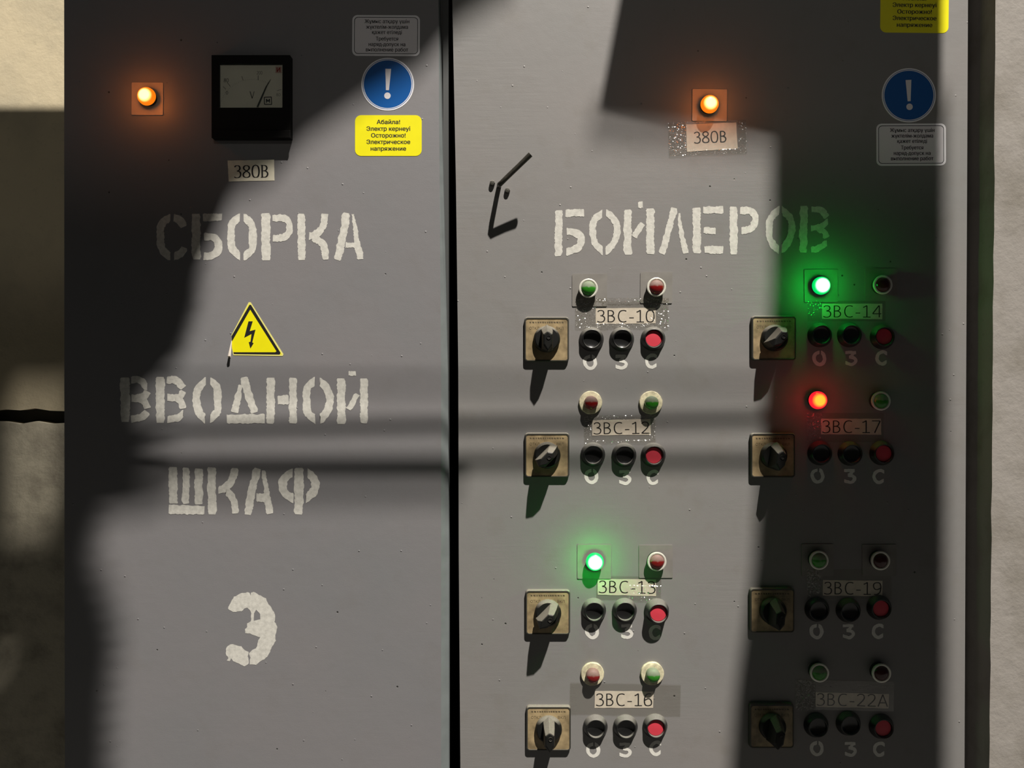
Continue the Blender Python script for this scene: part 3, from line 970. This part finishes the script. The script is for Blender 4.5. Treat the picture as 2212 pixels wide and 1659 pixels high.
blk = make_button(M_BLACKC, False)
redb = make_button(M_RED, True)
redt = make_button(M_RED, True, 11)
used = set()
NAMES3 = (('О', 'first black push button above painted О'), ('З', 'middle black push button above painted З'), ('С', 'red push button above painted С'))


def place_proto(src, loc, label, cat, group):
    if src.name in used: o = copy_tree(src)
    else: o = src; used.add(src.name)
    o.location = loc
    return props(o, label, cat, group)


for key, R in ROWS.items():
    for i, (bx, by) in enumerate(R['b']):
        src = blk if i < 2 else redb
        extra = ''
        if key == '13' and i == 2: src, extra = redt, ', standing proud'
        hh = 14 if src is not redt else 25
        place_proto(src, unperspective(bx, by, hh), '%s, ЗВС-%s, %s%s' % (NAMES3[i][1], key.replace('A', 'А'), PLACE[key], extra), 'button',
                    'push buttons of the boiler cabinet')
        small(NAMES3[i][0], *R['t'][i], label='white hand-painted letter ' + NAMES3[i][0])


# ------------------------------------------------------------------ indicator lamps
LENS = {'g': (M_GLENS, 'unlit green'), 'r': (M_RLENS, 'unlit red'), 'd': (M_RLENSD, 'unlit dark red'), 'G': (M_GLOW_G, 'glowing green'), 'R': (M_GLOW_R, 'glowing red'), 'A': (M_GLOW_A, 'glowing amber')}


def indicator(kind, px, py, style, pl, label, group):
    m, _ = LENS[kind]
    lit = kind in 'GRA'
    base_h = 1.6 if pl else 0
    topz = 14
    loc = unperspective(px, py, topz)
    r = empty('indicator_lamp', loc, label, 'lamp', group)
    if pl:
        mb = MB(); prism(mb, [XZ(rrect(*pl, 2, 2, rot=random.uniform(-.8, .8)))], -1.6 * S, 0)
        mb.build('mounting_plate', M_TAN if kind == 'A' else M_PLATE, r, loc, label='thin square plate behind the lamp', bevel=.0003)
    mb = MB()
    if style == 'flange':
        lathe(mb, [(25, base_h), (25, 4.5), (24, 6), (16, 6.4), (14.5, 6.4)], 32, .45)
        mb.build('cream_flange', M_CREAM, r, smooth=True)
        mb = MB(); lathe(mb, [(14.6, 4), (14.6, 15), (13.8, 18.5), (10.5, 21.5), (5.5, 23.2), (0.01, 23.6)], 32)
        mb.build('lens', m, r, smooth=True, sharp=60)
    else:
        lathe(mb, [(17, base_h), (17, 11), (18, 11.5)] if lit else [(19, base_h), (19, 11), (19.8, 11.5)], 32)
        mb.build('housing', M_HOUS, r, smooth=True)
        mb = MB()
        if lit:
            lathe(mb, [(18.2, 11.2), (18.9, 12), (18.6, 13)], 36)
            mb.build('ring', M_HOUS, r, smooth=True)
            mb = MB(); lathe(mb, [(19.2, 12), (18.8, 17), (16.5, 21), (11, 24.5), (5, 26), (0.01, 26.4)], 36)
            mb.build('lens', m, r, smooth=True, sharp=80, label=_ + ' lens')
            if kind == 'G': col, e = (0, 1, .07), .040
            elif kind == 'R': col, e = (1, .03, .03), .010
            else: col, e = (1, .25, .04), .020
            d = bpy.data.lights.new('bulb', 'POINT'); d.energy = e * BULB; d.color = col; d.shadow_soft_size = .010
            o = bpy.data.objects.new('bulb', d); COL.objects.link(o); o.parent = r; o.location = (0, -40 * S, 0)
        else:
            lathe(mb, [(20.2, 11.5), (20.6, 13), (20.2, 15.4), (19, 16), (16.8, 16), (15.8, 15.2), (15.8, 13)], 36, .12)
            mb.build('ring', M_CHROME, r, smooth=True, label='pale metal ring')
            mb = MB(); lathe(mb, [(15.9, 13.5), (14.8, 17), (11.5, 20), (6, 22), (0.01, 22.6)], 36)
            mb.build('lens', m, r, smooth=True, sharp=80)
    return r


BULB = 3.2
for key, R in ROWS.items():
    for j, (k, x, y, st, pl) in enumerate(R['l']):
        kk = key.replace('A', 'А')
        indicator(k, x, y, st, pl, '%s lamp%s above ЗВС-%s label, %s' % (
            LENS[k][1], ' with cream flange' if st == 'flange' else ('' if k in 'GRA' else ' with pale ring'), kk, PLACE[key]),
            'indicator lamps above the ЗВС labels')
    paper('3BC-' + key, R['lab'], R['tb'], 'white paper label printed ЗВС-%s, %s' % (key.replace('A', 'А'), PLACE[key]), 'ЗВС paper labels', w=.10, rot=R['rot'], nib=.7)
indicator('A', 316.5, 208, 'ring', (285, 179, 353, 249), 'glowing amber lamp on a square plate beside the voltmeter', 'amber supply lamps')
indicator('A', 1533, 225, 'ring', (1495, 193, 1570, 262), 'glowing amber lamp above the taped 380В label', 'amber supply lamps')


# ------------------------------------------------------------------ rotary switches
def make_switch(ang):
    r = empty('rotary_switch', (0, 0, 0))
    q = lambda pts: [(x * S, -y * S) for x, y in pts]
    mb = MB()
    # dished square frame: outer skirt, rim and inner lip
    o1 = q(rrect(-48, -48, 48, 48, 7)); o2 = q(rrect(-46.5, -46.5, 46.5, 46.5, 6)); o3 = q(rrect(-44.8, -43.8, 44.8, 44.8, 5))
    n = len(o1)
    rings = [(o1, 0), (o1, 6.5), (o2, 9.5), (o3, 9.5), (o3, 8.0)]
    vs = [(p[0], -h * S, p[1]) for o, h in rings for p in o]
    mb.add(vs, [(k * n + i, (k + 1) * n + i, (k + 1) * n + (i + 1) % n, k * n + (i + 1) % n) for k in range(4) for i in range(n)])
    fr = mb.build('switch_frame', M_FRAME, r)
    mb = MB(); prism(mb, [q(rrect(-44.7, -43.7, 44.7, 44.7, 4))], -8.6 * S, -6 * S)
    mb.build('legend_plate', M_LEGEND, r, label='aged tan legend plate')
    mb = MB()
    # legend: ОТКЛ left and ВКЛ right of the knob, worn line of print along the top
    for s, cx, cy, w in (('ОТКЛ', -27, -21, 21), ('ВКЛ', 28, -21, 16)):
        vs, fs = font_text(s, 8.0, .02)
        mn = min(v.x for v in vs); mx_ = max(v.x for v in vs); k = w / (mx_ - mn)
        out = [Vector(((cx + (v.x - (mn + mx_) / 2) * k) * S, -8.8 * S, (-cy + v.y) * S)) for v in vs]
        mb.add(out, [f if (out[f[1]] - out[f[0]]).cross(out[f[2]] - out[f[0]]).y < 0 else f[::-1] for f in fs])
    rn = random.Random(5)
    x = -37
    while x < 37:
        w = rn.uniform(2, 4.5)
        a = q([(x, -38), (x + w, -38 + rn.uniform(0, 1)), (x + w, -34.5), (x, -35)])
        fill(mb, [a], -8.8 * S)
        x += w + rn.uniform(1.2, 2.6)
    mb.build('lettering', simple('worn_legend_ink', (.10, .075, .04), .6) if 'worn_legend_ink' not in bpy.data.materials else bpy.data.materials['worn_legend_ink'], r)
    mb = MB(); lathe(mb, [(28.5, 8.6), (28.5, 14), (28, 16), (25.5, 20), (24, 21.5), (0.01, 22)], 40)
    kn = mb.build('knob', M_KNOB, r, smooth=True)
    # grip: a tall tapering bar with a pointed front end
    c_, s_ = math.cos(math.radians(ang)), math.sin(math.radians(ang))
    rot = lambda pts: [(x * c_ - y * s_, x * s_ + y * c_) for x, y in pts]   # pts with y up
    lev = [(32, (-12, -30), (12, -30), (13, 20), (0, 31), (-13, 20)), ]
    rings = [(20, [(-12.5, -26), (0, -29), (12.5, -26), (12.5, 20), (0, 31), (-12.5, 20)]),
             (42, [(-11.5, -22), (0, -29), (11.5, -22), (11.5, 14), (0, 23), (-11.5, 14)]),
             (58, [(-9.6, -14), (0, -28), (9.6, -14), (9.6, 8), (0, 15), (-9.6, 8)]),
             (60, [(-7, -12), (0, -24), (7, -12), (6.8, 6), (0, 12), (-6.8, 6)])]
    vs = []
    for h, pts in rings:
        for (x, y) in rot(pts): vs.append((x * S, -h * S, y * S))
    mb = MB()
    mb.add(vs, [(k * 6 + i, k * 6 + (i + 1) % 6, (k + 1) * 6 + (i + 1) % 6, (k + 1) * 6 + i) for k in range(3) for i in range(6)] + [(18, 19, 20, 21, 22, 23)])
    lv = mb.build('grip', M_KNOB, kn, bevel=.0008)
    (hx, hy), = rot([(1.5, 1)])
    mb = MB(); lathe(mb, [(4.6, 59.8), (4.8, 61.0), (3.4, 61.2), (3.2, 60.2)], 18, 0, hx * S, hy * S)
    mb.mi = 0
    mb.build('screw_collar', M_KNOB, kn, smooth=True)
    mb = MB(); lathe(mb, [(3.3, 60.4), (0.01, 60.2)], 16, 0, hx * S, hy * S)
    mb.build('screw_hole', M_PRINTB, kn)
    return r


protos = {}
for key, R in ROWS.items():
    x0, y0, x1, y1 = R['sw']
    if R['ang'] not in protos: protos[R['ang']] = make_switch(R['ang'])
    v = unperspective((x0 + x1) / 2, (y0 + y1) / 2, 7)
    turn = 'grip turned aside' if R['ang'] < -20 else 'grip upright'
    place_proto(protos[R['ang']], v, 'rotary switch with tan plate, %s, beside ЗВС-%s buttons, %s' % (turn, key.replace('A', 'А'), PLACE[key]), 'switch', 'rotary switches of the boiler cabinet')

# ------------------------------------------------------------------ voltmeter
vm = empty('voltmeter', P(541, 208), 'square black voltmeter with a pale dial and slanting needle', 'meter')
vo_ = vm.location
H = 17
mb = MB()
fo = [(p.x, p.z) for p in (V(457, 119, H), V(457, 298, H), V(627, 298, H), V(627, 119, H))]
wi = [(p.x, p.z) for p in (V(473.5, 137, H), V(473.5, 232.5, H), V(610, 232.5, H), V(610, 137, H))]
prism(mb, [fo, wi], -H * S, 0)
mb.build('meter_case', M_MBLACK, vm, vo_, bevel=.0008)
mb = MB()
a, b = V(457, 281, H + 5), V(627, 298, H + 5); box(mb, (a.x, a.y, b.z), (b.x, -H * S, a.z))
mb.build('lower_ledge', M_MBLACK, vm, vo_, bevel=.0008)
mb = MB(); fill(mb, [[(p.x, p.z) for p in (V(470, 133, 11), V(470, 236, 11), V(614, 236, 11), V(614, 133, 11))]], -11 * S)
dial = mb.build('dial', M_DIAL, vm, vo_)
mb = MB()
rv = lambda x, y: (440 + x / 7.9, 100 + y / 7.9)


def pv(pts, w, h=11.3):
    k = (FP - h) / FP
    ribbon(mb, [(CX + (rv(*p)[0] - CX) * k, CY + (rv(*p)[1] - CY) * k) for p in pts], w, h, 0, 1.5, smooth=False)


for p, w in (([(330, 685), (380, 735)], .9), ([(400, 615), (455, 685)], 1.1), ([(650, 510), (672, 580)], 1.1), ([(930, 495), (928, 578)], 1.2), ([(1250, 760), (1325, 735)], .8)): pv(p, w)
for i in range(40):      # fine scale arc
    a = math.radians(205 - i * 3.2 - 20)
    x, y = 830 + 560 * math.cos(a), 1130 - 560 * math.sin(a)
    if 300 < x < 1300 and y > 420: pv([(x, y), (x + 14 * math.cos(a), y - 14 * math.sin(a))], .45)
pv([(790, 770), (828, 890)], 1.9); pv([(828, 890), (862, 770)], 1.4)


def kp(p, h=11.3):
    k = (FP - h) / FP
    return (CX + (p[0] - CX) * k, CY + (p[1] - CY) * k)


def dtext(s, x0, y0, x1, y1, w=.12):
    a, b = kp(rv(x0, y0)), kp(rv(x1, y1))
    stroke_text(mb, s, a[0], a[1], b[0], b[1], 11.3, w)


dtext('0', 380, 765, 415, 820); dtext('50', 0, 0, 1, 1) if '5' in G else None
dtext('80', 345, 550, 425, 610, .14); dtext('200', 905, 425, 1000, 480, .10); dtext('80', 1240, 805, 1310, 850, .10)
mb.build('scale_markings', M_INK, dial, vo_)
mb = MB()
for p in ([(1035, 870), (1155, 865)], [(1155, 862), (1160, 995)], [(1160, 992), (1038, 990)], [(1036, 992), (1033, 868)]): pv(p, 1.7)
a, b = kp(rv(1068, 900)), kp(rv(1130, 962)); stroke_text(mb, 'M', a[0], a[1], b[0], b[1], 11.3, .26)
mb.build('square_symbol', M_PRINTB, dial, vo_)
mb = MB(); a, b = kp(rv(1225, 345)), kp(rv(1332, 458))
fill(mb, [XZ([(a[0], a[1]), (a[0], b[1]), (b[0], b[1]), (b[0], a[1])], P)], -11.5 * S)
mb.build('inspection_tag', simple('pink_tag', (.62, .42, .34), .6), dial, vo_)
mb = MB(); stroke_text(mb, 'И', a[0] + 3, a[1] + 2.5, b[0] - 3, b[1] - 2.5, 11.8, .22)
mb.build('tag_lettering', M_REDINK, dial, vo_)
mb = MB()
n0, n1, n2 = kp(rv(915, 1035), 13), kp(rv(1070, 680), 13), kp(rv(1142, 562), 13)
ribbon(mb, [n0, n1], 3.2, 13, 0, 4, smooth=False, w_end=.75); ribbon(mb, [n1, n2], 1.8, 13, 0, 4, smooth=False, w_end=.35)
mb.build('needle', simple('needle_black', (.03, .035, .025), .5), vm, vo_)
mb = MB(); a, b = V(472, 135, 15), V(612, 234, 15); box(mb, (a.x, -16 * S, b.z), (b.x, -15 * S, a.z))
mb.build('glass_cover', M_GLASS, vm, vo_)

# ------------------------------------------------------------------ bent rod handle of the boiler cabinet
hd = MB()
pts = [P(1078, 402, -4), P(1078.5, 403, 12), P(1080, 408, 38), P(1081.5, 410, 47), P(1086, 406.5, 50.5), P(1094, 399, 52.5), P(1120, 376, 59), P(1144.5, 354, 66)]
tube(hd, pts, [5.0 * S] * 2 + [5.2 * S] * 5 + [5.6 * S], 16)
handle = hd.build('door_handle', M_ROD, right, ro, smooth=True, label='dark bent rod handle')
for x, y in ((1063.5, 396.5), (1096, 412.5)):
    mb = MB()
    cx, cz = P(x, y).x, P(x, y).z
    lathe(mb, [(6, 0), (5.8, 5), (4.6, 7.4), (0.01, 8)], 8, .2, cx, cz)
    mb.build('bolt', M_FRAME, handle, ro, smooth=True, sharp=30)


# ------------------------------------------------------------------ clear tape
def tape(x0, y0, x1, y1, label, crumple, rot=0.0, seed=1, step=1.6, base=1.0, wave=1.2):
    """strip of clear tape; crumple(u, v) in 0..1 tells how wrinkled each spot is"""
    rn = random.Random(seed)
    cx, cy = (x0 + x1) / 2, (y0 + y1) / 2
    r0 = P(cx, cy)
    nx = max(2, int((x1 - x0) / step)); ny = max(2, int((y1 - y0) / step))
    c_, s_ = math.cos(math.radians(rot)), math.sin(math.radians(rot))
    vs = []
    for j in range(ny + 1):
        for i in range(nx + 1):
            u, v = i / nx, j / ny
            k = crumple(u, v)
            x = x0 + (x1 - x0) * u - cx + rn.uniform(-.5, .5) * step * (.3 + .5 * k); y = y0 + (y1 - y0) * v - cy + rn.uniform(-.5, .5) * step * (.3 + .5 * k)
            h = base + k * rn.uniform(0, 2.4) + wave * (.5 + .5 * math.sin(u * 9 + v * 3 + seed)) * (.3 + k)
            vs.append(P(cx + x * c_ - y * s_, cy + x * s_ + y * c_, h))
    fs = []
    for j in range(ny):
        for i in range(nx):
            a = j * (nx + 1) + i; b, c, d = a + 1, a + nx + 2, a + nx + 1
            if (i + j + rn.randint(0, 1)) % 2: fs += [(a, d, c), (a, c, b)]
            else: fs += [(a, d, b), (b, d, c)]
    mb = MB(); mb.add(vs, fs)
    o = mb.build('tape_strip', M_TAPE, None, r0)
    props(o, label, 'tape', 'clear tape strips')
    return o


edge = lambda u, v: 1.0 if (u < .2 or u > .82 or v < .12 or v > .85) else .25
tape(1243, 644, 1444, 708, 'crumpled clear tape over the ЗВС-10 label, top row, lit column', lambda u, v: .95 if (u < .22 or u > .80 or v < .15 or v > .85) else .25, 0, 3)
tape(1262, 897, 1416, 957, 'clear tape over the ЗВС-12 label, second row, lit column', lambda u, v: .6 if (v < .2 or u < .1 or u > .9 or v > .9) else .2, -.7, 4)
tape(1288, 1244, 1428, 1296, 'clear tape over the ЗВС-13 label, third row, lit column', lambda u, v: .55 if (u > .5 and .4 < v) else .06, 1, 5)
tape(1231, 1476, 1470, 1545, 'wide smooth clear tape over the ЗВС-16 label, bottom row, lit column', lambda u, v: .25 if u < .06 else .02, 1.2, 6)
tape(1744, 650, 1912, 694, 'clear tape over the ЗВС-14 label, top row, shaded column', lambda u, v: .35 if u < .2 else .05, 0, 7)
tape(1742, 892, 1908, 955, 'clear tape over the ЗВС-17 label, second row, shaded column', lambda u, v: .5 if u < .25 else .05, 0, 8)
tape(1742, 1230, 1925, 1294, 'clear tape over the ЗВС-19 label, wrinkled beside it, third row, shaded column', lambda u, v: 1 if u < .16 else .05, 0, 9)
tape(1718, 1470, 1930, 1534, 'clear tape over the ЗВС-22А label, bottom row, shaded column', lambda u, v: .8 if u < .2 else .05, 1.1, 10)
tape(1444, 262, 1612, 335, 'clear tape over the 380В label below the amber lamp', lambda u, v: .55 if u < .22 else (.22 if v > .85 or u > .9 else .04), -2, 11)
